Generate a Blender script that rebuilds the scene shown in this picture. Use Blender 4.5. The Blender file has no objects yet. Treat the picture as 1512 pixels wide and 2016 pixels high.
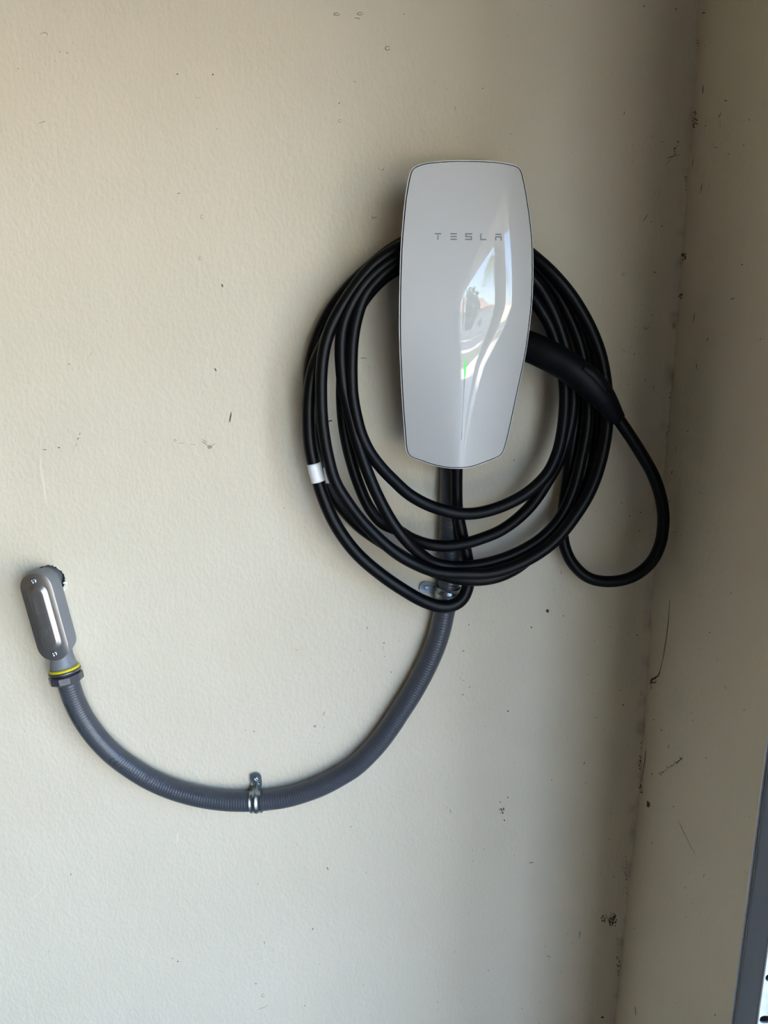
import bpy, bmesh, math, random
from mathutils import Vector, Matrix, geometry
random.seed(7)
PI = math.pi
S = bpy.context.scene
C = S.collection

# ------------------------------------------------------------ camera
F, P = 1480.0, math.radians(13.2)
D, ZC = 0.98, 1.60
CP, SP = math.cos(P), math.sin(P)
CAM = Vector((0, -D, ZC))
cd = bpy.data.cameras.new('camera'); cam = bpy.data.objects.new('camera', cd); C.objects.link(cam)
cam.location = CAM; cam.rotation_euler = (PI/2 - P, 0, 0)
cd.sensor_fit = 'VERTICAL'; cd.sensor_height = 24; cd.lens = 24*F/2016; cd.clip_start = .01; cd.clip_end = 400
S.camera = cam
# ------------------------------------------------------------ sky, sun, exposure
SUN_EL, SUN_AZ = 48, 190
w = bpy.data.worlds.new('sky'); S.world = w; w.use_nodes = True
nt = w.node_tree; bg = nt.nodes['Background']
sky = nt.nodes.new('ShaderNodeTexSky'); sky.sky_type = 'NISHITA'; sky.sun_disc = False
sky.sun_elevation = math.radians(SUN_EL); sky.sun_rotation = math.radians(90 - SUN_AZ); sky.air_density = 1.0; sky.dust_density = 1.5
nt.links.new(sky.outputs[0], bg.inputs[0]); bg.inputs[1].default_value = .20
sl = bpy.data.lights.new('sun', 'SUN'); sl.energy = 3.7; sl.angle = math.radians(.53); sl.color = (1, .94, .86)
so = bpy.data.objects.new('sun', sl); C.objects.link(so); so.location = (0, 0, 8)
_d = Vector((math.cos(math.radians(SUN_AZ))*math.cos(math.radians(SUN_EL)), math.sin(math.radians(SUN_AZ))*math.cos(math.radians(SUN_EL)), math.sin(math.radians(SUN_EL))))
so.rotation_euler = _d.to_track_quat('Z', 'Y').to_euler()
S.view_settings.view_transform = 'Standard'; S.view_settings.look = 'None'
S.view_settings.exposure = 3.92; S.view_settings.gamma = 1; S.view_settings.use_curve_mapping = False
S.cycles.use_denoising = True
S.cycles.max_bounces = 12; S.cycles.diffuse_bounces = 7; S.cycles.sample_clamp_indirect = 10

# ------------------------------------------------------------ pixel <-> world
def ray(px, py):
    dx, dy = (px - 756)/F, (py - 1008)/F
    return Vector((dx, CP - dy*SP, -SP - dy*CP))
def U(px, py, h=0.0):
    d = ray(px, py); return CAM + d*((D - h)/d.y)
CORN = [(0,1375),(400,1350),(800,1319),(1200,1281),(1565,1257),(1790,1232),(2016,1209)]
CZ = sorted((U(x, y).z, U(x, y).x) for y, x in CORN)
XC = sum(c[1] for c in CZ)/len(CZ)
def lerp_tab(t, v):
    if v <= t[0][0]: return t[0][1]
    if v >= t[-1][0]: return t[-1][1]
    for (a, b), (c, d) in zip(t, t[1:]):
        if a <= v <= c: return b + (d - b)*(v - a)/(c - a)
def corner_x(z): return lerp_tab(CZ, z)
WR = 0.43                 # length of the short return wall
def UR(px, py, off=0.0):  # onto the return wall
    d = ray(px, py); x = XC
    for _ in range(6):
        t = (x - off)/d.x; p = CAM + d*t; x = corner_x(p.z) + (XC - corner_x(p.z))*min(1, max(0, -p.y/WR))
    return p

# ------------------------------------------------------------ materials
def lin(c): return tuple(((v/255 + .055)/1.055)**2.4 if v/255 > .04045 else v/255/12.92 for v in c) + (1,)
def mat(name, col, rough=.5, metal=0, spec=.5, coat=0, noise=None, bump=None, emit=None, var=.12):
    m = bpy.data.materials.new(name); m.use_nodes = True
    n = m.node_tree.nodes; l = m.node_tree.links; b = n['Principled BSDF']
    b.inputs['Base Color'].default_value = lin(col); b.inputs['Roughness'].default_value = rough
    b.inputs['Metallic'].default_value = metal; b.inputs['Specular IOR Level'].default_value = spec
    b.inputs['Coat Weight'].default_value = coat; b.inputs['Coat Roughness'].default_value = 0.0
    tc = n.new('ShaderNodeTexCoord')
    if noise:
        t = n.new('ShaderNodeTexNoise'); t.inputs['Scale'].default_value = noise; t.inputs['Detail'].default_value = 5
        l.new(tc.outputs['Object'], t.inputs['Vector'])
        r = n.new('ShaderNodeMix'); r.data_type = 'RGBA'
        c = lin(col); r.inputs['A'].default_value = tuple(v*(1 - var) for v in c[:3]) + (1,); r.inputs['B'].default_value = tuple(min(1, v*(1 + var)) for v in c[:3]) + (1,)
        l.new(t.outputs['Fac'], r.inputs['Factor']); l.new(r.outputs['Result'], b.inputs['Base Color'])
    if bump:
        sc, st, di = bump
        t = n.new('ShaderNodeTexNoise'); t.inputs['Scale'].default_value = sc; t.inputs['Detail'].default_value = 3
        l.new(tc.outputs['Object'], t.inputs['Vector'])
        u = n.new('ShaderNodeBump'); u.inputs['Strength'].default_value = st; u.inputs['Distance'].default_value = di
        l.new(t.outputs['Fac'], u.inputs['Height']); l.new(u.outputs['Normal'], b.inputs['Normal'])
    if emit:
        b.inputs['Emission Color'].default_value = lin(emit[0]); b.inputs['Emission Strength'].default_value = emit[1]
    return m

def wall_material():
    m = bpy.data.materials.new('painted_drywall'); m.use_nodes = True
    n = m.node_tree.nodes; l = m.node_tree.links; b = n['Principled BSDF']
    b.inputs['Roughness'].default_value = .5; b.inputs['Specular IOR Level'].default_value = .35
    tc = n.new('ShaderNodeTexCoord')
    def noise(sc, det=3, vec=None):
        t = n.new('ShaderNodeTexNoise'); t.inputs['Scale'].default_value = sc; t.inputs['Detail'].default_value = det
        l.new(vec or tc.outputs['Object'], t.inputs['Vector']); return t.outputs['Fac']
    def math_(op, a, c=None):
        k = n.new('ShaderNodeMath'); k.operation = op
        for i, v in enumerate((a, c)):
            if v is None: continue
            if isinstance(v, (int, float)): k.inputs[i].default_value = v
            else: l.new(v, k.inputs[i])
        return k.outputs[0]
    cr = n.new('ShaderNodeValToRGB'); l.new(noise(3.5, 5), cr.inputs[0])
    cr.color_ramp.elements[0].position = .3; cr.color_ramp.elements[0].color = lin((213, 203, 181))
    cr.color_ramp.elements[1].position = .7; cr.color_ramp.elements[1].color = lin((219, 209, 188))
    # grime settled in the corner: breaks up with noise, fades away from it
    sx = n.new('ShaderNodeSeparateXYZ'); l.new(tc.outputs['Object'], sx.inputs[0])
    ax = math_('ABSOLUTE', math_('SUBTRACT', sx.outputs[0], XC)); ay = math_('ABSOLUTE', sx.outputs[1])
    dist = math_('MAXIMUM', ax, ay)
    near = math_('SUBTRACT', 1.0, math_('MULTIPLY', dist, 90.0)); near.node.use_clamp = True
    gr = math_('SUBTRACT', noise(30, 6), .5); g2 = math_('MULTIPLY', gr, 5.0); g2.node.use_clamp = True
    k = math_('MULTIPLY', math_('MULTIPLY', near, g2), .5)
    mx = n.new('ShaderNodeMix'); mx.data_type = 'RGBA'; l.new(k, mx.inputs['Factor']); l.new(cr.outputs[0], mx.inputs['A']); mx.inputs['B'].default_value = lin((80, 70, 56))
    l.new(mx.outputs['Result'], b.inputs['Base Color'])
    # roller stipple, stretched a little downwards, over slow waviness
    mp = n.new('ShaderNodeMapping'); mp.inputs['Scale'].default_value = (1, 1, .62); l.new(tc.outputs['Object'], mp.inputs[0])
    a = noise(210, 2, mp.outputs[0]); c = noise(75, 2, mp.outputs[0]); e = noise(9, 2)
    bp = n.new('ShaderNodeBump'); bp.inputs['Strength'].default_value = .55; bp.inputs['Distance'].default_value = .0016
    h = math_('ADD', math_('MULTIPLY', a, .75), math_('MULTIPLY', c, .8)); h2 = math_('ADD', h, math_('MULTIPLY', e, 2.0))
    l.new(h2, bp.inputs['Height']); l.new(bp.outputs[0], b.inputs['Normal'])
    return m
M = dict(
    wall=wall_material(),
    scuff=mat('dark_scuff', (78, 68, 55), .8), scuff_soft=mat('faint_scuff', (158, 147, 126), .8),
    chip=mat('chipped_paint', (226, 218, 200), .6), gypsum=mat('torn_gypsum', (232, 230, 224), .9, bump=(500, .6, .001)),
    void=mat('dark_cavity', (26, 24, 22), .95),
    glass=mat('white_glass', (203, 203, 201), .6, spec=.2, coat=1.0),
    bezel=mat('satin_silver', (238, 238, 238), .3, metal=.15), gap=mat('black_gasket', (8, 8, 9), .6),
    housing=mat('dark_grey_plastic', (52, 53, 55), .5, bump=(900, .2, .0002)),
    letter=mat('grey_print', (118, 119, 121), .4), slot=mat('light_slot', (150, 152, 160), .3),
    led=mat('green_status_light', (40, 200, 60), .4, emit=((70, 255, 100), .05)),
    rubber=mat('black_rubber', (4, 5, 8), .40, spec=.2, noise=60, bump=(900, .12, .0002)),
    handle=mat('black_plastic', (4, 5, 9), .5, spec=.2, bump=(1200, .15, .0002)),
    label=mat('white_vinyl', (235, 235, 236), .45, noise=40, var=.03),
    conduit=mat('grey_pvc', (64, 67, 74), .33, noise=35, var=.06), ink=mat('black_ink', (12, 12, 16), .5),
    lbody=mat('grey_painted_casting', (112, 115, 121), .42, noise=50, bump=(350, .2, .0004), var=.06),
    cover=mat('stamped_aluminium', (160, 156, 152), .34, metal=.9, noise=120, bump=(600, .1, .0002), var=.05),
    stamp=mat('glint_stamping', (176, 176, 180), .3, metal=.6), screw=mat('zinc_screw', (190, 200, 214), .22, metal=1, bump=(300, .2, .0005)),  # stamp colour lightened to paint in glints on the raised letters
    yellow=mat('yellow_seal', (205, 190, 22), .4), nut=mat('grey_metal_nut', (92, 93, 100), .3, metal=.6, noise=90, bump=(250, .3, .0006)),
    zinc=mat('zinc_plated_steel', (150, 158, 162), .3, metal=1, noise=70, bump=(160, .35, .0012), var=.15),
    galv=mat('galvanized_steel', (205, 210, 216), .38, metal=.65, noise=130, bump=(220, .3, .0006), var=.2),
    track=mat('blue_grey_painted_steel', (112, 124, 148), .45, metal=.2, noise=40, var=.08),
    floor=mat('concrete_floor', (96, 92, 88), .8, noise=4, bump=(60, .2, .002)),
    drive=mat('pale_concrete', (212, 202, 186), .9, noise=6, bump=(80, .3, .003)),
    grass=mat('lawn', (112, 114, 74), .9, noise=9, bump=(60, .8, .02), var=.35),
    road=mat('asphalt', (98, 96, 96), .9, noise=5), stucco=mat('pale_stucco', (236, 228, 214), .9, noise=5),
    white=mat('white_paint', (232, 230, 226), .6), roof=mat('clay_tile', (188, 150, 126), .85, bump=(12, .8, .03), noise=3),
    bare=mat('bare_brown_wall', (132, 106, 70), .9, noise=3),
    pane=mat('dark_pane', (40, 46, 52), .1), leaf=mat('dark_leaf', (70, 88, 52), .7, noise=8, var=.3),
    frond=mat('palm_frond', (120, 134, 84), .7, noise=6, var=.25), bark=mat('bark', (120, 98, 76), .9, bump=(30, .8, .02), noise=8),
    iron=mat('dark_iron', (44, 44, 48), .5), lampglass=mat('frosted_lamp_glass', (225, 225, 215), .3),
    flower=mat('pink_blossom', (214, 92, 110), .7, noise=12), ceiling=mat('ceiling_paint', (120, 112, 98), .8, noise=2, var=.03),
)

# ------------------------------------------------------------ object helpers
def link(name, me, m, parent=None, smooth=True):
    for x in (m if isinstance(m, (list, tuple)) else [m]): me.materials.append(x)
    o = bpy.data.objects.new(name, me); C.objects.link(o)
    if smooth:
        for p in me.polygons: p.use_smooth = True
    if parent:
        o.parent = parent
        if parent.type == 'EMPTY': o.matrix_parent_inverse = Matrix.Translation(-Vector(parent.location))
    return o
def mesh(name, v, f, m, parent=None, smooth=True, mi=None):
    me = bpy.data.meshes.new(name); me.from_pydata([tuple(x) for x in v], [], f); me.update()
    if mi:
        for p, k in zip(me.polygons, mi): p.material_index = k
    return link(name, me, m, parent, smooth)
def bmobj(name, bm, m, parent=None, smooth=True, angle=None):
    bmesh.ops.recalc_face_normals(bm, faces=bm.faces)
    me = bpy.data.meshes.new(name); bm.to_mesh(me); bm.free()
    o = link(name, me, m, parent, smooth)
    if smooth and angle is not None: me.set_sharp_from_angle(angle=math.radians(angle))
    return o
def thing(name, label, cat, loc, group=None):
    o = bpy.data.objects.new(name, None); C.objects.link(o); o.location = loc; o.empty_display_size = .05
    o['label'] = label; o['category'] = cat
    if group: o['group'] = group
    return o
def tag(o, label, cat, group=None):
    o['label'] = label; o['category'] = cat
    if group: o['group'] = group
    return o
def struct(o): o['kind'] = 'structure'; return o
def box(bm, a, b, bev=0):
    a, b = Vector(a), Vector(b)
    r = bmesh.ops.create_cube(bm, size=1)
    for v in r['verts']: v.co = Vector(((a[i] + b[i])/2 + v.co[i]*(b[i] - a[i]) for i in range(3)))
    if bev:
        es = list({e for v in r['verts'] for e in v.link_edges})
        bmesh.ops.bevel(bm, geom=es, offset=bev, segments=2, affect='EDGES')
def boxo(name, a, b, m, parent=None, bev=0):
    bm = bmesh.new(); box(bm, a, b, bev); return bmobj(name, bm, m, parent, smooth=False)
def spline(pts, step):
    """Catmull-Rom through points (any tuple length), resampled evenly in 3D."""
    P_ = [Vector(p[:3]) for p in pts]; X = [p[3] if len(p) > 3 else 0 for p in pts]
    P_ = [P_[0]*2 - P_[1]] + P_ + [P_[-1]*2 - P_[-2]]; X = [X[0]] + X + [X[-1]]
    out = []
    for i in range(1, len(P_) - 2):
        p0, p1, p2, p3 = P_[i-1:i+3]
        t0 = 0; t1 = t0 + max(1e-5, (p1-p0).length)**.5; t2 = t1 + max(1e-5, (p2-p1).length)**.5; t3 = t2 + max(1e-5, (p3-p2).length)**.5
        n = 24
        for k in range(n):
            t = t1 + (t2 - t1)*k/n
            a1 = p0*((t1-t)/(t1-t0)) + p1*((t-t0)/(t1-t0)); a2 = p1*((t2-t)/(t2-t1)) + p2*((t-t1)/(t2-t1)); a3 = p2*((t3-t)/(t3-t2)) + p3*((t-t2)/(t3-t2))
            b1 = a1*((t2-t)/(t2-t0)) + a2*((t-t0)/(t2-t0)); b2 = a2*((t3-t)/(t3-t1)) + a3*((t-t1)/(t3-t1))
            out.append((b1*((t2-t)/(t2-t1)) + b2*((t-t1)/(t2-t1)), X[i] + (X[i+1] - X[i])*k/n))
    out.append((P_[-2], X[-2]))
    res = [out[0]]; acc = 0
    for (a, xa), (b, xb) in zip(out, out[1:]):
        L = (b - a).length
        while acc + L >= step and L > 1e-9:
            f = (step - acc)/L; a = a + (b - a)*f; xa = xa + (xb - xa)*f; res.append((a, xa)); L = (b - a).length; acc = 0
        acc += L
    res.append(out[-1]); return res
def frames(c):
    T = []
    for i in range(len(c)): T.append((c[min(i+1, len(c)-1)] - c[max(i-1, 0)]).normalized())
    N = [];
    for t in T:
        n = Vector((0, -1, 0)) - t*t.dot(Vector((0, -1, 0)))
        if n.length < .05: n = N[-1] if N else Vector((1, 0, 0))
        N.append(n.normalized())
    return T, N
def tube_data(c, rad, sides=20, cap=True):
    T, N = frames(c); v = []; f = []
    for i, p in enumerate(c):
        b = T[i].cross(N[i]); r = rad(i) if callable(rad) else rad
        ra, rb = r if isinstance(r, tuple) else (r, r)
        for k in range(sides):
            a = 2*PI*k/sides; v.append(p + N[i]*math.cos(a)*ra + b*math.sin(a)*rb)
    for i in range(len(c) - 1):
        for k in range(sides):
            k2 = (k + 1) % sides; f.append((i*sides + k, i*sides + k2, (i+1)*sides + k2, (i+1)*sides + k))
    if cap: f.append(tuple(range(sides - 1, -1, -1))); f.append(tuple((len(c)-1)*sides + k for k in range(sides)))
    return v, f
def tube(name, c, rad, m, parent=None, sides=20):
    v, f = tube_data(c, rad, sides); return mesh(name, v, f, m, parent)
def pxline(pts, h, z=None):
    return [U(x, y, h) for x, y in pts]

# ============================================================ SETTING
# side wall with the ragged hole behind the conduit fitting, and the marks on it
HOLE = []
hc = U(93, 1148)
for k in range(72):
    a = 2*PI*k/72
    r = 33 + (random.uniform(-1.6, 1.6) if -1.9 < (a if a < PI else a - 2*PI) < 1.2 else 0)
    HOLE.append(U(95 + 1.04*r*math.cos(a), 1146 + r*math.sin(a)))
Zs = [0.0] + [z for z, _ in CZ] + [2.6]
right = [Vector((corner_x(z), 0, z)) for z in Zs]
outer = [Vector((-5, 0, 2.6)), Vector((-5, 0, 0))] + right
polys = [outer, HOLE]
tri = geometry.tessellate_polygon([[Vector((p.x, p.z, 0)) for p in q] for q in polys])
V = outer + HOLE; Fc = [tuple(t) for t in tri]; MI = [0]*len(Fc)
nV = len(V)
V = list(V)
for p in HOLE: V.append(p + Vector((0, .013, 0)))
for k in range(len(HOLE)):
    k2 = (k + 1) % len(HOLE)
    Fc.append((len(outer) + k, len(outer) + k2, nV + k2, nV + k)); MI.append(4)
def addpoly(pts, mi):
    b = len(V); V.extend(pts); Fc.append(tuple(range(b, b + len(pts)))); MI.append(mi)
def stroke(pts, w0, mi, fn, off=.00025):
    """a hand-drawn looking mark: tapered ribbon along px points"""
    n = len(pts); L = []; R = []
    for i, (x, y) in enumerate(pts):
        a = pts[max(0, i-1)]; b = pts[min(n-1, i+1)]; dx, dy = b[0]-a[0], b[1]-a[1]; q = math.hypot(dx, dy) or 1
        ww = w0*.5*(.35 + .65*math.sin(PI*(i + .5)/n))*random.uniform(.7, 1.2)
        L.append((x - dy/q*ww, y + dx/q*ww)); R.append((x + dy/q*ww, y - dx/q*ww))
    for i in range(n - 1): addpoly([fn(*L[i], off), fn(*R[i], off), fn(*R[i+1], off), fn(*L[i+1], off)], mi)
def dash(x, y, ln, ang, wd, mi=1, fn=U):
    a = math.radians(ang); n = max(3, int(ln/3)); j = .12*wd + .25
    wd *= .72
    stroke([(x + math.cos(a)*ln*(t/(n-1) - .5) + random.uniform(-j, j), y - math.sin(a)*ln*(t/(n-1) - .5) + random.uniform(-j, j)) for t in range(n)], wd, mi, fn)
def dot(x, y, r, mi=1, fn=U, sy=1.0, off=.00025):
    n = 9; r *= .78
    addpoly([fn(x + r*math.cos(2*PI*k/n)*random.uniform(.6, 1.15), y + sy*r*math.sin(2*PI*k/n)*random.uniform(.6, 1.15), off) for k in range(n)], mi)
def ring(x, y, rx, ry, wd, mi=2, fn=U, a0=0, a1=330):
    stroke([(x + rx*math.cos(math.radians(a)), y + ry*math.sin(math.radians(a))) for a in range(a0, a1 + 1, 30)], wd, mi, fn)
def smudge(x, y, rx, ry, n, mi=1, fn=U):
    for _ in range(n):
        a = random.random()*2*PI; r = random.random()**.8
        dot(x + rx*r*math.cos(a), y + ry*r*math.sin(a), random.uniform(.7, 2.2), mi, fn, random.uniform(.5, 1.6))
# the marks the photo shows on the side wall
ring(87, 68, 7, 4, 1.6, 2, a0=180, a1=390); dot(88, 70, 4, 3, sy=.6)
for x, y, ln, an, wd in [(118,102,3,120,1.8),(132,104,4,140,2),(83,241,14,20,1.4),(283,316,13,95,1),(352,381,5,10,1.8),(388,192,4,20,1.2),(427,254,4,40,1.4),
        (704,36,11,170,2),(896,213,8,80,1.4),(698,161,4,130,1.6),(795,28,3,60,1.6),(880,175,4,90,1.2),(438,562,3,0,2.4),(424,728,6,120,3.4),(454,820,20,84,1.6),(452,824,16,74,1.2),
        (178,698,11,65,1.2),(136,717,5,0,1.8),(157,854,5,70,1.8),(154,864,4,70,2.4),(150,876,5,65,1.4),(88,885,7,0,2),(116,881,4,0,3),(356,873,14,0,1.2),(380,875,12,-20,1.2),
        (403,868,12,-30,1.6),(139,1722,5,85,2),(645,1710,7,120,2),(507,1740,2,0,2),(616,1829,4,60,2),(521,1856,5,110,1.8),(503,1937,6,5,1.8),(340,1887,5,130,1.4),(96,1873,7,70,1.2),
        (518,1984,24,25,1.2),(691,1628,5,40,1.8),(887,1597,8,110,1.4),(721,1718,6,70,1.2),(1046,1698,8,10,2),(1141,1840,14,85,2),(1080,1883,8,160,1.4),(930,1675,6,80,1.2),
        (754,1276,9,84,1.2),(638,1405,8,75,1.8),(723,1236,5,88,1.8),(709,1280,2,0,2.4),(756,1266,3,0,2.4),(757,1292,3,0,2),(696,1320,7,88,1.2),(585,1279,8,2,1.2),(620,1430,6,180,1.4),
        (1270,430,18,58,1.6),(1229,223,8,70,1.4),(1245,320,10,80,1.2),(1298,380,12,75,1.2),(1325,308,28,14,1.8),(1316,318,20,55,1.2),(1331,290,10,60,1.4),(1289,381,8,85,1),
        (925,1352,6,60,1.4),(912,1340,4,0,1.4),(911,1368,4,0,2),(912,1282,4,0,2),(905,1335,5,120,1.2),(650,829,10,12,3.4),(716,705,14,2,1.6),(880,1590,4,60,1.2),
        (1105,1127,7,88,1.6),(1287,762,6,85,1.4),(1270,748,5,60,1.4),(1249,697,5,110,1.8),(1228,690,12,150,1),(560,1000,3,0,1.4),(350,146,4,10,1.2)]:
    dash(x, y, ln, an, wd, 1 if wd > 1.3 else 2)
for x, y, rx, ry in [(663,28,6,2.4),(709,27,6,2.4),(763,95,4.5,4),(670,238,3.4,3.2),(398,427,3,4),(1264,1365,3.5,4),(1228,540,2.6,2.6),(345,867,2.5,2),(394,508,3,3),(518,1960,3,3),(620,1430,2.5,2)]: ring(x, y, rx, ry, 1.3, 2 if y > 100 or x < 600 else 1)
dot(413, 880, 8, 2, sy=.7); dash(404, 873, 16, -32, 3, 2); dash(420, 876, 10, 35, 2, 2); dash(453.5, 821, 20, 84, 3.4); dash(437.5, 562, 5, 110, 4); dash(424, 728, 6, 120, 4.4); dot(1078, 1203, 4.5, 1); smudge(1078, 1205, 7, 6, 8)
smudge(1200, 1808, 16, 12, 60); smudge(1207, 1812, 9, 14, 50); dot(1186, 2003, 4, 1, sy=.7); smudge(987, 1592, 5, 15, 14); smudge(737, 428, 8, 3, 6, 2); smudge(752, 333, 8, 3, 5, 2)
for x, y in [(1305,279),(1335,279),(1331,18),(1268,12),(1282,436),(1303,445),(1263,600),(1238,757),(1289,536),(923,1230),(1261,1009),(1259,1045),(1254,1250),(1227,1388),(600,1980),(350,1893),(419,147),(349,146),(393,193),(36,135),
             (668,203),(950,174),(500,1440),(993,1615),(1000,1570),(1100,906),(1060,935),(1141,915),(1000,1400),(1150,1503),(1149,1681),(1046,1235),(1012,906),(846,986),(1225,990)]:
    dot(x, y, random.uniform(1.2, 2.4), 1)
smudge(1328, 296, 4, 8, 8); smudge(1270, 645, 7, 6, 10, 2)
for _ in range(260):   # fine specks, thicker towards the corner
    x = 1290 - abs(random.gauss(0, 1))*260; y = random.uniform(0, 2016)
    if 780 < x < 1230 and 310 < y < 1180: continue
    if x < corner_x(U(x, y).z)*1e9 and U(x, y).x < corner_x(U(x, y).z) - .004: dot(x, y, random.uniform(.5, 1.3), random.choice((1, 2, 2)), sy=random.uniform(.6, 2))
for _ in range(150):
    x = random.uniform(0, 1200); y = random.uniform(0, 2016)
    if 760 < x < 1060 and 310 < y < 930: continue
    dash(x, y, random.uniform(1.5, 5), random.uniform(0, 180), random.uniform(.6, 1.2), 2)
for k in range(9): smudge(*[(1368,190),(1361,300),(1352,360),(1327,640),(1322,783),(1313,858),(1262,1500),(1233,1720),(1218,1900)][k], 4, [30,26,20,10,12,20,50,40,30][k], 30, random.choice((1, 2)))
# dried drip and raised dents
for pts, wd in (([(79,900),(81,930),(86,955),(89,975),(92,992)], 3.4), ([(350,1640),(349,1652),(350,1658)], 4), ([(90,1710),(88,1745),(70,1765),(48,1781)], 1.6), ([(481,1880),(510,1872),(530,1886),(480,1903)], 1.2),
                ([(25,1250),(27,1262)], 2), ([(1292,395),(1296,470),(1289,520)], 2)): stroke(pts, wd, 3, U, .0006)
mat_list = [M['wall'], M['scuff'], M['scuff_soft'], M['chip'], M['gypsum']]
wall_side = struct(mesh('wall_back', V, Fc, mat_list, smooth=False, mi=MI))
bm = bmesh.new()
for k in range(110):   # torn paper and gypsum crumbs on the lower right rim of the hole
    a = random.uniform(-.05, 1.0); p = U(93 + 34*math.cos(a) + random.uniform(-1, 4), 1146 + 33*math.sin(a) + random.uniform(-1, 3), random.uniform(0, .0015))
    r = bmesh.ops.create_icosphere(bm, subdivisions=1, radius=random.uniform(.0003, .0013)); q = [random.uniform(.5, 1.6) for _ in range(3)]
    for v in r['verts']: v.co = Vector((v.co.x*q[0] + v.co.z*.5, v.co.y*q[1], v.co.z*q[2])) + p
bmobj('torn_edge', bm, M['gypsum'], wall_side)
bm = bmesh.new(); box(bm, (hc.x - .08, .012, hc.z - .09), (hc.x + .08, .1, hc.z + .09))
bm.faces.ensure_lookup_table(); bmesh.ops.delete(bm, geom=[f for f in bm.faces if f.calc_center_median().y < .0125], context='FACES')
bmobj('wall_cavity', bm, M['void'], wall_side, smooth=False)

# the return wall beside the door opening (meets the side wall in a slightly uneven corner)
V = []; Fc = []; MI = []
ys = [0, -.1, -.2, -.3, -WR]
for z in Zs:
    for y in ys: V.append(Vector((corner_x(z) + (XC - corner_x(z))*(-y/WR), y, z)))
n5 = len(ys)
for i in range(len(Zs) - 1):
    for j in range(n5 - 1): Fc.append((i*n5 + j, (i+1)*n5 + j, (i+1)*n5 + j + 1, i*n5 + j + 1)); MI.append(0)
b = len(V)                           # its end face and outside face
V += [Vector((XC, -WR, 0)), Vector((XC + .14, -WR, 0)), Vector((XC + .14, -WR, 2.6)), Vector((XC, -WR, 2.6)), Vector((XC + .14, .4, 0)), Vector((XC + .14, .4, 2.6))]
Fc += [(b, b+1, b+2, b+3), (b+1, b+4, b+5, b+2)]; MI += [0, 0]
crack = [(1319,1180),(1317,1205),(1315,1230),(1312,1255),(1308,1280),(1305,1298),(1301,1314),(1297,1328)]
stroke(crack, 1.5, 1, UR); stroke([(1299,1322),(1296,1330),(1290,1334),(1282,1340),(1281,1348)], 3.2, 1, UR); ring(1287, 1340, 5, 4.5, 3, 1, UR); dash(1282, 1354, 8, 80, 1.6, 1, UR)
for t in range(26):
    u = t/25; dot(1298 + 46*u + random.uniform(-2, 2), 1525 - 35*u + random.uniform(-3, 3), random.uniform(.8, 2.6), 2 if u < .6 else 1, UR)
dash(1322, 1508, 44, 36, 1.2, 2, UR); dash(1337, 1498, 16, 38, 3.4, 1, UR)
dot(1276, 1584, 4.5, 1, UR, 1.7); dot(1275, 1579, 3, 1, UR)
stroke([(1271,1478),(1269,1500),(1266,1520),(1263,1540)], 1.6, 1, UR); smudge(1262, 1552, 4, 10, 16, 1, UR)
stroke([(1335,1616),(1347,1640),(1358,1663),(1368,1680)], 1, 1, UR)
for x, y, ln, an, wd in [(1386,25,6,0,3),(1384,176,18,88,2.4),(1429,198,6,-15,2.6),(1417,227,11,62,2),(1418,245,17,88,1.2),(1409,290,5,0,2),(1442,588,8,10,2.4),(1366,626,18,82,2),(1331,883,9,85,1.4),(1323,930,6,70,3),
        (1371,722,12,88,1.4),(1374,822,8,85,1.2),(1316,1470,9,65,1.6),(1284,1524,5,90,1.8),(1386,1724,6,60,1.4),(1396,368,16,82,1.2),(1381,370,20,80,2),(1364,320,18,84,1.4),(1371,243,6,-20,3),(1468,1717,10,140,1.2),(1412,1298,5,85,1.2),
        (1251,1990,18,95,2),(1283,1659,5,100,1.8),(1393,668,9,60,1.8)]: dash(x, y, ln, an, wd, 1 if wd > 1.3 else 2, UR)
for x, y in [(1475,236),(1464,286),(1434,303),(1389,248),(1389,90),(1461,521),(1497,668),(1402,508),(1364,1418),(1287,1417),(1302,1437),(1390,1492),(1428,1352),(1429,1355),(1397,1245),(1326,1588),(1362,1404),(1465,1398),
             (1248,1828),(1351,1806),(1361,1779),(1349,1748),(1383,972),(1378,970),(1327,1048),(1340,1054),(1446,1042),(1408,1998),(1439,1168),(1354,849),(1380,1175),(1318,987)]: dot(x, y, random.uniform(1.1, 2), 1, UR)
smudge(1346, 504, 6, 8, 26, 1, UR); smudge(1375, 88, 4, 24, 18, 2, UR); smudge(1368, 232, 5, 20, 24, 1, UR); smudge(1340, 582, 5, 6, 16, 1, UR)
for _ in range(120):
    x = random.uniform(1290, 1505); y = random.uniform(0, 2016); p = UR(x, y)
    if -.33 < p.y < -.004: dot(x, y, random.uniform(.5, 1.2), 2, UR, random.uniform(.6, 1.8))
struct(mesh('wall_right', V, Fc, mat_list[:4], smooth=False, mi=MI))
# rest of the garage
DH = 2.03; DE = -5.35
bm = bmesh.new(); box(bm, (XC, -6.2, DH), (XC + .14, -WR, 2.6)); box(bm, (XC, -6.2, 0), (XC + .14, DE, DH)); struct(bmobj('wall_front', bm, M['wall'], smooth=False))
struct(boxo('ceiling', (-5, -6.2, 2.6), (XC + .14, .05, 2.7), M['ceiling']))
struct(boxo('floor', (-5, -6.2, -.12), (XC + .14, .1, 0), M['floor']))
struct(boxo('wall_left', (-5.1, -6.2, 0), (-5, 0, 2.6), M['bare']))
struct(boxo('wall_rear', (-5, -6.3, 0), (XC + .14, -6.2, 2.6), M['bare']))

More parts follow.
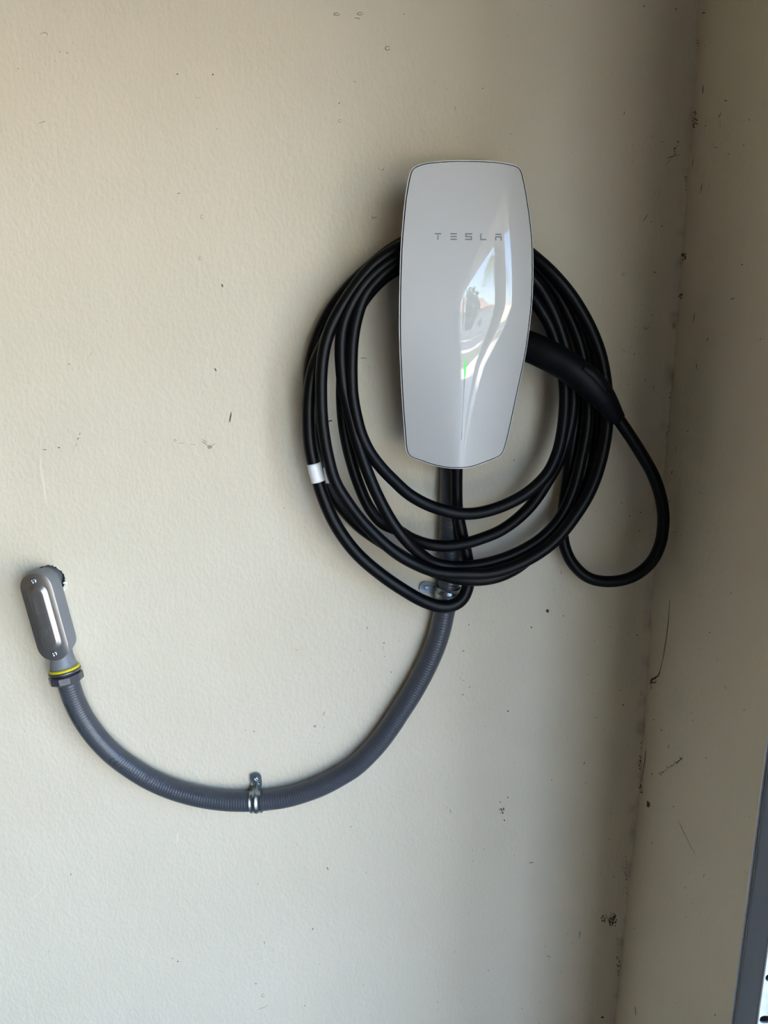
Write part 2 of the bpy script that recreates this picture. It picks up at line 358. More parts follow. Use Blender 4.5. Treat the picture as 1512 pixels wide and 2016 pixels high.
# ============================================================ WALL CHARGER
KW = [(300,.125),(600,.12),(640,.098),(680,.068),(720,.043),(780,.026),(850,.0145),(900,.009),(940,.006)]
_fz = sorted((U(915, y, .1).z, w_) for y, w_ in KW)
RX = [(300,908),(500,908),(700,908),(860,906),(940,905)]
_fx = sorted((U(x, y, .1).z, U(x, y, .1).x) for y, x in RX)
Z0 = U(915, 640, .11).z; SLOPE = .5; RV = .8; H0 = .112
# profile from side: nearly flat around the middle, leaning back towards the top, gently towards the bottom
TILT = [(-.20, -14.5), (-.035, -4.0), (0, 0), (.035, 1.6), (.075, 6.0), (.11, 10.5), (.20, 15), (.26, 16)]
def _tl(q): return math.tan(math.radians(lerp_tab(TILT, q)))
_VP = {}
_acc = 0.0
for _k in range(0, 1201):
    _VP[_k] = _acc; _acc += _tl((_k + .5)*.0002)*.0002
_acc = 0.0
for _k in range(0, -1201, -1):
    _VP[_k] = _acc; _acc -= _tl((_k - .5)*.0002)*.0002
def vprof(q):
    k = q/.0002; a = int(math.floor(k)); a = max(-1199, min(1198, a)); t = k - a
    p0, p1, p2, p3 = _VP[max(-1200, a-1)], _VP[a], _VP[a+1], _VP[min(1200, a+2)]
    return p1 + (p2 - p1)*t
def hf(x, z):
    w_ = lerp_tab(_fz, z); u = x - lerp_tab(_fx, z)
    return H0 - vprof(z - Z0) - SLOPE*(math.sqrt(u*u + w_*w_) - w_)
def hn(x, z):
    e = 1e-3; gx = (hf(x+e, z) - hf(x-e, z))/(2*e); gz = (hf(x, z+e) - hf(x, z-e))/(2*e)
    return Vector((-gx, -1, -gz)).normalized()
def onface(px, py, off=0.0):
    h = .1
    for _ in range(12):
        p = U(px, py, h + off); h = hf(p.x, p.z)
    return U(px, py, h + off)
OUT = [(918.6,314.3),(895,314.5),(873,315.7),(855,317),(840,319),(829,321.5),(821,324.5),(815.5,327.3),(811.4,331),(808.5,335),(806.3,341),(803,354),(797,390),(794,417),(792,441),(789.8,467),(788.2,495),(786.4,545),(785.4,599.5),(785.2,645),(786,685),
       (787.6,722),(789.2,757),(791.2,792),(793.5,826),(796,858),(797,872),(798.5,884),(800,890),(802.6,895.3),(805.5,899),(810,902.2),(817,905),(830.5,909.5),(845,914.7),(859,918.6),(871,921),(882.9,922.8),(895,923.6),(906.7,923.6),(918,922.6),(929,920.8),(941,917),(954,912.2),
       (968,907),(980,901.8),(985.5,898.5),(989,894.7),(992,890.5),(994.6,884.5),(997.5,874),(1002,857),(1008,830),(1013.8,803),(1020,774),(1025.7,747.6),(1031.5,721),(1036.6,694),(1041,665),(1044.5,636),(1047.3,612),(1049.4,585),(1050.8,540),(1050.5,492),(1049.2,467),(1047,443),
       (1044,419),(1040.5,397),(1037.5,377),(1034,359),(1031.7,349),(1029.2,340),(1026.5,333.5),(1023,329),(1018.5,325.7),(1012,323.2),(997,319.8),(982,317.4),(966,315.9),(942,314.8)]
def closed_spline(pts, n):
    q = pts[-3:] + pts + pts[:3]
    r = spline([(x, y, 0) for x, y in q], .5)
    r = [p for p, _ in r]
    # keep one turn
    a = min(range(len(r)), key=lambda i: (r[i] - Vector((*pts[0], 0))).length if i < len(r)//2 else 1e9)
    b = min(range(len(r)), key=lambda i: (r[i] - Vector((*pts[0], 0))).length if i > len(r)//2 else 1e9)
    r = r[a:b]; return [r[int(i*len(r)/n)] for i in range(n)]
NO = 420
rim = [onface(p.x, p.y) for p in closed_spline(OUT, NO)]
cen = Vector((lerp_tab(_fx, Z0), 0, Z0))
def inset(d):
    out = []
    for i, p in enumerate(rim):
        t = rim[(i+2) % NO] - rim[i-2]; nn = Vector((t.z, 0, -t.x)).normalized()
        if nn.dot(Vector((cen.x - p.x, 0, cen.z - p.z))) < 0: nn = -nn
        out.append(Vector((p.x + nn.x*d, 0, p.z + nn.z*d)))
    return out
charger = thing('wall_charger', 'white glass-faced electric car charger on the wall with its black cable coiled behind', 'car charger', (cen.x, 0, U(905, 922, .06).z))
def loft(rings, closed_ends=(False, False)):
    v = [p for r in rings for p in r]; n = len(rings[0]); f = []
    for i in range(len(rings) - 1):
        for k in range(n): k2 = (k+1) % n; f.append((i*n+k, i*n+k2, (i+1)*n+k2, (i+1)*n+k))
    if closed_ends[0]: f.append(tuple(range(n)))
    if closed_ends[1]: f.append(tuple((len(rings)-1)*n + k for k in range(n)))
    return v, f
# glass face: exact normals of the curved surface so reflections stay clean
INS = .0017
base = inset(INS); NR = 90
rings = []
for j in range(NR + 1):
    s = (1 - j/NR) if j else 1.0
    s = 1 - (j/NR)
    s = s if s > 0 else 0.0
    rings.append([Vector((cen.x + (p.x - cen.x)*s, 0, cen.z + (p.z - cen.z)*s)) for p in base])
V = []; NRM = []; Fc = []
edge = [Vector((p.x, -(hf(p.x, p.z) - .0034), p.z)) for p in base]
b2 = inset(INS + .0006)
lip = [Vector((p.x, -(hf(p.x, p.z) - .0006), p.z)) for p in base]
for j in range(NR):
    for i, p in enumerate(rings[j]):
        q = p if j else b2[i]
        V.append(Vector((q.x, -hf(q.x, q.z), q.z))); NRM.append(hn(q.x, q.z))
V.append(Vector((cen.x, -hf(cen.x, cen.z), cen.z))); NRM.append(hn(cen.x, cen.z))
for j in range(NR - 1):
    for i in range(NO): i2 = (i+1) % NO; Fc.append((j*NO+i, j*NO+i2, (j+1)*NO+i2, (j+1)*NO+i))
for i in range(NO): Fc.append(((NR-1)*NO+i, (NR-1)*NO+(i+1) % NO, NR*NO))
nb = len(V)
for i in range(NO):
    o_ = Vector((base[i].x - cen.x, 0, base[i].z - cen.z)).normalized()
    V.append(lip[i]); NRM.append((hn(base[i].x, base[i].z) + o_*1.2).normalized())
for i in range(NO):
    o_ = Vector((base[i].x - cen.x, 0, base[i].z - cen.z)).normalized(); V.append(edge[i]); NRM.append(o_)
for i in range(NO):
    i2 = (i+1) % NO; Fc.append((i, i2, nb+i2, nb+i)); Fc.append((nb+i, nb+i2, nb+NO+i2, nb+NO+i))
# orient so that faces look away from the wall
me = bpy.data.meshes.new('faceplate'); me.from_pydata([tuple(v) for v in V], [], Fc); me.update()
if me.polygons[10].normal.y > 0: me.flip_normals()
face = link('faceplate', me, M['glass'], charger)
me.normals_split_custom_set_from_vertices([tuple(n) for n in NRM])
# silver rim, dark gasket, rear shell and the slimmer core the cable hangs on
def rimring(d, dh): return [Vector((p.x, -(hf(p.x, p.z) + dh), p.z)) for p in inset(d)]
v, f = loft([rimring(.0002, -.0075), rimring(0, -.0022), rimring(.0002, -.0012), rimring(.0009, -.0008), rimring(.0011, -.0014), rimring(.0012, -.005)]); mesh('rim', v, f, M['bezel'], charger)
v, f = loft([rimring(.0012, -.0030), rimring(INS + .001, -.0033)]); mesh('gasket', v, f, M['gap'], charger)
back = .066
def shellring(d, h): return [Vector((p.x, -min(h, hf(p.x, p.z) - .012), p.z)) for p in inset(d)]
v, f = loft([rimring(.0004, -.0074), rimring(.0012, -.0125), shellring(.010, .072), shellring(.022, .067)], (False, True)); mesh('rear_shell', v, f, M['housing'], charger)
def core(cx, x0, x1, y0, y1, h, rr):
    pts = []
    for sx, sy, a0 in ((1, -1, 0), (-1, -1, 90), (-1, 1, 180), (1, 1, 270)):
        cx_ = (x1 - rr) if sx > 0 else (x0 + rr); cy_ = (y0 + rr) if sy < 0 else (y1 - rr)
        for k in range(9):
            a = math.radians(a0 + k*11.25); pts.append((cx_ + rr*math.cos(a), cy_ - rr*math.sin(a)))
    return [U(x, y, h) for x, y in pts]
v, f = loft([core(0, 838, 986, 560, 880, 0.0, 40), core(0, 834, 990, 556, 884, .004, 40), core(0, 838, 986, 560, 884, .03, 40), core(0, 836, 990, 556, 890, .058, 42), core(0, 828, 1000, 548, 896, .072, 46)], (True, True)); mesh('mounting_core', v, f, M['housing'], charger)
# lettering
V = []; Fc = []
def quad(pts):
    b = len(V); n = len(pts)
    V.extend(onface(x, y, .00025) for x, y in pts); V.extend(onface(x, y, -.0002) for x, y in pts)
    Fc.append(tuple(range(b, b + n)));
    for k in range(n): Fc.append((b+k, b+(k+1) % n, b+n+(k+1) % n, b+n+k))
def bar(x0, y0, x1, y1): quad([(x0, y0), (x1, y0), (x1, y1), (x0, y1)])
quad([(855,459),(869.4,459),(867.6,461.4),(857,461.4)]); bar(861.3, 462.6, 863.3, 472.2)
quad([(886,459),(900,459),(898.8,461.4),(887.2,461.4)]); bar(886.8, 464.6, 899.2, 466.8); quad([(887.2,470),(898.8,470),(900,472.4),(886,472.4)])
bar(916, 459.2, 929.8, 461.6); bar(916, 461.6, 918.2, 464.8); bar(916, 464.8, 929.2, 467); bar(927, 467, 929.2, 470.2); bar(915.6, 470.2, 929.2, 472.6)
bar(945.6, 459.6, 947.8, 472.8); bar(947.8, 470.5, 957.5, 472.8)
quad([(974.6,460.2),(987.8,460.4),(986.6,462.8),(976,462.6)]); bar(974.8, 465.2, 987.6, 467.5); bar(974.8, 467.5, 977, 473.5); bar(985.4, 467.5, 987.6, 473.6)
mesh('lettering', V, Fc, M['letter'], face, smooth=False)['label'] = 'grey spaced capital lettering'
V = []; Fc = []
quad([(914.9,709),(917.1,709),(917.4,722),(916.8,735),(915.6,744.5),(913.8,744.5),(914.0,730),(914.3,718)])
mesh('status_light', V, Fc, M['led'], face, smooth=False)['label'] = 'thin glowing green status light'
V = []; Fc = []
quad([(913.6,745.5),(915.4,745.5),(912.8,800),(909.2,866),(907.7,866),(911.2,800)])
mesh('light_slot', V, Fc, M['slot'], face, smooth=False)

# ============================================================ CHARGING CABLE (one continuous length)
cab = [  # px, py, height above the wall
 (899,895,.052),(899,930,.048),(899,965,.044),(900,1000,.042),(908,1045,.040),(917,1085,.039),(923,1120,.038),(922,1150,.040),(911,1178,.046),(893,1191,.050),(868,1194,.052),(835,1184,.052),(800,1165,.05),(750,1131,.05),(700,1087,.05),(661,1033,.05),(637,980,.05),
 (622,930,.05),(611,880,.05),(607.5,834,.05),(609,775,.048),(619,722,.044),(640,672,.038),(668,615,.034),(700,570,.034),(738,528,.034),(785,490,.034),(850,462,.034),(920,452,.034),(990,470,.034),
 (1045,505,.030),(1090,555,.024),(1128,608,.024),(1154,672,.024),(1168,738,.024),(1175,800,.026),(1174,870,.028),(1161,940,.030),(1132,1003,.034),(1086,1055,.038),(1045,1097,.048),(1008,1124,.053),(968,1139,.055),(921,1142,.055),(870,1132,.052),(820,1110,.047),(765,1077,.04),
 (705,1035,.032),(665,990,.026),(640,940,.024),(623,890,.022),(612,830,.020),(608,775,.020),(609,730,.020),(614,700,.020),(626,660,.02),(656,603,.02),(689,562,.02),(728,525,.02),(775,488,.02),(845,455,.02),(920,446,.02),(990,460,.03),
 (1048,503,.050),(1088,539,.056),(1125,583,.058),(1160,642,.058),(1180,692,.058),(1190,737,.058),(1195,785,.058),(1194,845,.058),(1184,902,.060),(1165,960,.064),(1139,1006,.068),(1090,1067,.072),(1030,1107,.074),(968,1128,.075),(915,1130,.075),(859,1126,.075),(812,1108,.073),(772,1083,.072),(719,1033,.070),(691,998,.068),(661,950,.067),(646,900,.065),
 (635,834,.064),(632,770,.062),(634,718,.060),(640,680,.058),(650,648,.057),(666,615,.056),(686,583,.055),(709,551,.054),(739,518,.053),(785,488,.052),(850,462,.050),(920,455,.050),(990,475,.050),
 (1050,520,.038),(1095,575,.038),(1128,640,.038),(1147,700,.04),(1156,760,.040),(1157,830,.040),(1145,900,.042),(1126,972,.045),(1100,1024,.050),(1060,1064,.054),(1000,1096,.057),(935,1113,.058),(885,1115,.058),(852,1107,.060),(825,1088,.067),(798,1062,.074),(772,1028,.075),(743,975,.073),(727,938,.07),(713,900,.067),(700,860,.064),
 (690,820,.062),(680,780,.060),(674,745,.060),(671,700,.060),(672,665,.059),(676,640,.058),(686,611,.057),(702,581,.056),(722,554,.055),(752,526,.054),(795,500,.053),(850,480,.052),(920,475,.052),(985,495,.052),
 (1045,545,.050),(1080,595,.052),(1105,655,.054),(1122,720,.055),(1128,790,.056),(1118,855,.058),(1101,905,.060),(1075,952,.060),(1040,1001,.058),(990,1042,.057),(940,1063,.057),(910,1071,.057),(880,1075,.057),(845,1072,.056),(812,1061,.052),(783,1044,.045),(753,1030,.041),(727,999,.040),(705,950,.04),(691,905,.040),
 (681,862,.040),(675,819,.040),(673,767,.040),(676,715,.040),(684,665,.040),(702,615,.040),(728,575,.038),(770,537,.036),(835,510,.036),(910,503,.036),(975,520,.036),
 (1030,565,.050),(1060,603,.056),(1083,642,.058),(1100,692,.060),(1111,750,.062),(1112,800,.062),(1107,850,.063),(1097,893,.066),(1078,932,.071),(1040,969,.073),(990,996,.074),(940,1010,.074),(905,1011,.074),(875,1005,.074),(840,993,.073),(805,973,.072),(776,947,.070),(750,920,.068),(727,889,.066),(711,855,.065),
 (701,818,.064),(694,778,.063),(692,740,.062),(692,710,.062),(694,672,.060),(702,626,.058),(718,582,.056),(742,552,.055),(772,526,.053),(815,505,.052),(870,495,.05),(930,497,.046),(990,525,.030),
 (1050,575,.024),(1090,640,.024),(1120,710,.024),(1135,770,.024),(1133,830,.024),(1125,893,.024),(1116,950,.024),(1108,1015,.026),(1107,1045,.028),(1113,1080,.030),(1128,1110,.034),(1158,1137,.038),(1198,1145,.044),(1244,1136,.050),(1280,1109,.057),(1299,1073,.062),(1306,1027,.065),(1302,985,.066),(1287,938,.066),(1258,886,.066),(1236,852,.067),(1214,820,.068)]
RC = .0075
cpts = [tuple(U(x, y, h)) + (i,) for i, (x, y, h) in enumerate(cab)]
cs = spline(cpts, .004)
def crad(i):
    k = cs[i][1]; t = max(0, 1 - abs(k - 14)/12)
    return RC + .0009*min(1, t*1.6)
tube('charging_cable', [p for p, _ in cs], crad, M['rubber'], charger, 24)
cable = [o for o in charger.children if o.name == 'charging_cable'][0]
# white sleeve label with a folded flag
lab = [i for i, (p, k) in enumerate(cs) if 16.62 < k < 17.40]
c_ = [cs[i][0] for i in lab]
tube('sleeve_label', c_, crad(lab[len(lab)//2]) + .0005, M['label'], cable, 28)['label'] = 'white sleeve label'
fl = [U(636, 921, .057), U(646, 921.5, .060), U(653.5, 952, .060), U(641.5, 951.5, .057)]
v = fl + [p + Vector((0, .0006, 0)) for p in fl]
mesh('label_flag', v, [(0,1,2,3),(7,6,5,4),(0,4,5,1),(1,5,6,2),(2,6,7,3),(3,7,4,0)], M['label'], cable, smooth=False)

# plug handle resting in the holster behind the face
hp = [(985,660,.05,.0150),(1015,672,.058,.0170),(1045,684,.064,.0182),(1072,696,.070,.0182),(1105,714,.076,.0178),(1130,730,.080,.0176),(1152,747,.082,.0174),(1172,766,.082,.0168),(1188,785,.081,.0150),(1200,801,.079,.0125),(1209,815,.076,.0108),(1215,824,.073,.0098)]
hs = spline([tuple(U(x, y, h)) + (r,) for x, y, h, r in hp], .003)
plug = tube('plug_handle', [p for p, _ in hs], lambda i: (hs[i][1]*.92, hs[i][1]), M['handle'], charger, 32)
plug['label'] = 'black plug handle tucked behind the face'
sb = [(1146,724),(1164,736),(1180,752),(1194,771)]
bt = spline([tuple(U(x, y, h)) for (x, y), h in zip(sb, (.094, .096, .096, .093))], .003)
tube('release_button', [p for p, _ in bt], lambda i: (.0026, .0048), M['handle'], plug, 16)
# ring seam and grommet where cable and conduit enter under the charger
g = [U(899, 885, .055), U(899, 903, .052)]; tube('cable_grommet', spline([tuple(x) for x in g], .004) and [a for a, _ in spline([tuple(x) for x in g], .004)], .0105, M['housing'], charger)

# ============================================================ FLEXIBLE CONDUIT
con = [(131,1330,.025),(135,1345,.025),(146,1378,.023),(164,1414,.021),(190,1451,.019),(223,1485,.017),(262,1514,.016),(303,1538,.0155),(350,1557,.0155),(400,1570,.0155),(450,1576.5,.0155),(505,1576.5,.0155),(560,1570,.0155),(600,1559,.0155),(636,1545,.0155),(668,1528,.0155),(698,1509,.0155),(724,1485,.0155),(748,1458,.0155),
       (770,1428,.0155),(790,1397,.0155),(810,1366,.0155),(828,1334,.0155),(843,1304,.0155),(855,1276,.0155),(866,1243,.0155),(874,1207,.0155),(880,1176,.0155),(884,1140,.0155),(886,1100,.0155),(887,1050,.0155),(888,980,.0155),(889,920,.0155),(890,882,.017)]
RO = .0147
ks = spline([tuple(U(x, y, h)) + (i,) for i, (x, y, h) in enumerate(con)], .0007)
conduit = thing('flexible_conduit', 'grey flexible conduit curving along the wall from the elbow fitting up to the charger', 'conduit', tuple(U(505, 1597, .002)))
kc = [p for p, _ in ks]
tube('jacket', kc, lambda i: RO - .0001 + .0001*math.sin(i*.0007/.0039*2*PI), M['conduit'], conduit, 36)
# printing on the jacket
def conduit_s(px, py):
    q = U(px, py, .02); return min(range(len(kc)), key=lambda i: (kc[i] - q).length)*.0007
KT, KN = frames(kc)
def on_conduit(s, ang, lift=.00015):
    i = max(0, min(len(kc) - 1, int(round(s/.0007)))); b_ = KT[i].cross(KN[i])
    d = KN[i]*math.cos(ang) + b_*math.sin(ang); return kc[i] + KT[i]*(s - i*.0007) + d*(RO + lift)
pV = []; pF = []
def text_mesh(s):
    cu = bpy.data.curves.new('t', 'FONT'); cu.body = s; cu.size = 1; cu.resolution_u = 3; cu.shear = .25
    o = bpy.data.objects.new('t', cu); C.objects.link(o); bpy.context.view_layer.update()
    me = bpy.data.meshes.new_from_object(o.evaluated_get(bpy.context.evaluated_depsgraph_get()))
    vs = [v.co.copy() for v in me.vertices]; fs = [tuple(p.vertices) for p in me.polygons]
    bpy.data.objects.remove(o); bpy.data.curves.remove(cu); bpy.data.meshes.remove(me); return vs, fs
def print_text(s, s0, ang, size, rev=True, stretch=1.0):
    vs, fs = text_mesh(s); b = len(pV); wd = max(v.x for v in vs)
    for v in vs:
        u = (wd/2 - v.x)*size*stretch if rev else (v.x - wd/2)*size*stretch
        t = LEFT*(v.y - .35)*size/RO if rev else (v.y - .35)*size/RO
        pV.append(on_conduit(s0 + u, ang + t))
    pF.extend(tuple(b + k for k in f) for f in fs)
def print_ring(s0, ang, r, wd):
    b = len(pV); n = 28
    for k in range(n):
        a = 2*PI*k/n
        for q in (r, r - wd): pV.append(on_conduit(s0 + q*math.cos(a), ang + q*math.sin(a)/RO))
    for k in range(n): k2 = (k+1) % n; pF.append((b+2*k, b+2*k+1, b+2*k2+1, b+2*k2))
def print_arc(s0, ang, r, wd, a0, a1):
    b = len(pV); n = 12
    for k in range(n + 1):
        a = math.radians(a0 + (a1 - a0)*k/n)
        for q in (r, r - wd): pV.append(on_conduit(s0 + q*math.cos(a), ang + q*math.sin(a)/RO))
    for k in range(n): pF.append((b+2*k, b+2*k+1, b+2*k+3, b+2*k+2))
def print_dashes(s0, s1, a0, a1, hgt):
    s = s0
    while s < s1:
        t = (s - s0)/(s1 - s0); an = a0 + (a1 - a0)*t
        wv = random.uniform(.0005, .0010); hh = hgt*random.uniform(.55, 1)/RO; b = len(pV)
        if random.random() < .85:
            for ds, da in ((0, 0), (.00022, 0), (.00022, hh), (0, hh)): pV.append(on_conduit(s + ds, an + da))
            pF.append((b, b+1, b+2, b+3)); b = len(pV); q = random.choice((0, .5, .9))*hh
            for ds, da in ((0, q), (wv, q), (wv, q + .0002/RO), (0, q + .0002/RO)): pV.append(on_conduit(s + ds, an + da))
            pF.append((b, b+1, b+2, b+3))
        s += random.uniform(.0009, .0014)
SGN = 1
# +angle side: find which way is the left/lower edge
_i = int(conduit_s(148, 1385)/.0007)
LEFT = 1 if (KT[_i].cross(KN[_i])).x < 0 else -1
sC = conduit_s(153, 1392); print_text('CENTAUR', sC, LEFT*.42, .0078, True, .86)
s1 = conduit_s(170, 1420); print_ring(s1, LEFT*.50, .0042, .0005); print_text('UL', s1, LEFT*.50, .0034)
print_dashes(s1 + .010, s1 + .045, LEFT*.42, LEFT*.25, .0018)
s2 = conduit_s(229, 1488); print_arc(s2 + .0005, -LEFT*.12, .0046, .0008, 110, 250); print_arc(s2 + .0075, -LEFT*.12, .0046, .0008, 110, 250); print_dashes(s2 + .0045, s2 + .007, -LEFT*.12, -LEFT*.12, .0009)
s3 = conduit_s(290, 1533); print_dashes(s2 + .010, s3 - .006, -LEFT*.35, -LEFT*.62, .0017); print_dashes(s2 + .016, s3 - .006, -LEFT*.2, -LEFT*.45, .0017)
print_ring(s3, -LEFT*.62, .0040, .0009); print_ring(s3, -LEFT*.62, .0018, .0006)
print_dashes(s3 + .007, s3 + .085, -LEFT*.70, -LEFT*.98, .0017); print_dashes(s3 + .012, s3 + .085, -LEFT*.56, -LEFT*.82, .0017)
mesh('printing', pV, pF, M['ink'], [o for o in conduit.children][0], smooth=False)['label'] = 'black printed lettering'

# ============================================================ ELBOW FITTING (conduit body)
A0 = U(70.5, 1159, .038); A1 = U(102.8, 1273, .038)
ax = (A1 - A0); LB = ax.length; ax.normalize(); sd = Vector((ax.z, 0, -ax.x))
if sd.x < 0: sd = -sd
def LP(a, s, h): p = A0 + ax*a + sd*s; return Vector((p.x, -h, p.z))     # along, sideways, height
def stad(r, h, ext=0.0, n=14, squ=0.0, a_off=0.0):
    out = []
    for k in range(n + 1): t = PI*k/n; out.append(LP(-r*math.sin(t)*(1 - squ) - ext + a_off, r*math.cos(t), h))
    for k in range(n + 1): t = PI*k/n; out.append(LP(LB + r*math.sin(t)*(1 - squ) + ext + a_off, -r*math.cos(t), h))
    return out
RB = .0212
elbow = thing('conduit_elbow_fitting', 'grey metal elbow fitting with a stamped oval cover, coming out of a ragged hole', 'conduit fitting', tuple(LP(LB + .05, 0, 0)))
v, f = loft([stad(RB*.80, .0015), stad(RB*.93, .006), stad(RB*.98, .014), stad(RB, .026), stad(RB, .0345), stad(RB*.97, .0352)], (True, True)); bod = mesh('body', v, f, M['lbody'], elbow)
bod.data.set_sharp_from_angle(angle=math.radians(50))
hubc = [LP(-.001, 0, h) for h in (.02, .01, 0, -.02, -.045)]
tube('rear_hub', hubc, .0172, M['lbody'], elbow, 32)
nk = [LP(LB + .012, 0, .019), LP(LB + .022, 0, .021), LP(LB + .032, 0, .0225), LP(LB + .0365, 0, .0228)]
tube('neck', nk, lambda i: (.0148, .0150, .0172, .0182)[i], M['lbody'], elbow, 36)
v, f = loft([stad(RB*1.0, .0352), stad(RB*1.01, .0358), stad(RB*1.0, .0366), stad(RB*.975, .0370), stad(RB*.66, .0370, -.0068), stad(RB*.60, .0374, -.0072), stad(RB*.52, .0398, -.0080), stad(RB*.45, .0412, -.0088), stad(RB*.38, .0416, -.0094), stad(RB*.15, .0416, -.011)], (True, True))
cover = mesh('cover', v, f, M['cover'], elbow); cover['label'] = 'shiny stamped cover plate'
def screw_head(name, c, nrm, r, parent):
    bm = bmesh.new(); bmesh.ops.create_uvsphere(bm, u_segments=24, v_segments=12, radius=r)
    for v_ in bm.verts: v_.co.z *= .55
    bmesh.ops.delete(bm, geom=[v_ for v_ in bm.verts if v_.co.z < -.0001], context='VERTS')
    for v_ in bm.verts:   # cross recess
        x, y = v_.co.x, v_.co.y
        if (abs(x) < r*.17 or abs(y) < r*.17) and math.hypot(x, y) < r*.62: v_.co.z -= r*.28
    q = nrm.to_track_quat('Z', 'Y').to_matrix().to_4x4(); q.translation = c; bm.transform(q @ Matrix.Rotation(.5, 4, 'Z'))
    return bmobj(name, bm, M['screw'], parent)
screw_head('screw', LP(-.0105, -.001, .0368), Vector((0, -1, 0)), .0043, cover)
screw_head('screw', LP(LB + .0112, -.0005, .0368), Vector((0, -1, 0)), .0043, cover)
# raised stamping on the cover, reading down the plate
eV = []; eF = []
def stamp(s, a0, s0, size):
    vs, fs = text_mesh(s); b = len(eV); n = len(vs)
    for v_ in vs: eV.append(LP(a0 + v_.x*size, s0 + v_.y*size, .0421))
    for v_ in vs: eV.append(LP(a0 + v_.x*size, s0 + v_.y*size, .0415))
    for ff in fs: eF.append(tuple(b + k for k in ff))
stamp('CE/CO0.75', LB*.14, -.0055, .0047); stamp('L', LB*.36, .003, .005); stamp('ASA', LB*.62, .0045, .004); stamp('US', LB*.66, -.001, .005)
for k in range(20):
    a, b_ = 2*PI*k/20, 2*PI*(k+1)/20; n = len(eV)
    if k in (4, 5): continue
    for t, r in ((a, .0046), (a, .0041), (b_, .0041), (b_, .0046)): eV.append(LP(LB*.73 + r*math.cos(t), -.0028 + r*math.sin(t), .0421))
    eF.append((n, n+1, n+2, n+3))
mesh('stamped_mark', eV, eF, M['stamp'], cover, smooth=False)

# gland that joins conduit to elbow
gland = thing('conduit_connector', 'grey hex-nut connector with a yellow sealing ring between elbow fitting and conduit', 'pipe connector', tuple(U(130, 1345, 0)))
gc = LP(LB + .0375, 0, .0232); gd = (U(133, 1345, .025) - gc).normalized()
def gp(t): return gc + gd*t
tube('sealing_ring', [gp(-.0008), gp(0), gp(.0012), gp(.0024), gp(.0032)], lambda i: (.0188, .0203, .0208, .0203, .0188)[i], M['yellow'], gland, 48)['label'] = 'yellow rubber ring'
tube('flange', [gp(.0030), gp(.0032), gp(.0064), gp(.0068)], lambda i: (.0205, .0213, .0213, .0205)[i], M['nut'], gland, 48)
tube('inner_sleeve', [gp(.0066), gp(.0094)], .0188, M['gap'], gland, 36)
hx = tube('hex_nut', [gp(.0088), gp(.0094), gp(.0104), gp(.0188), gp(.0198), gp(.0204)], lambda i: (.0200, .0218, .0226, .0226, .0216, .0185)[i], M['nut'], gland, 10)
for p_ in hx.data.polygons: p_.use_smooth = False
tube('throat', [gp(.0200), gp(.0225)], lambda i: (.0176, .0160)[i], M['nut'], gland, 36)

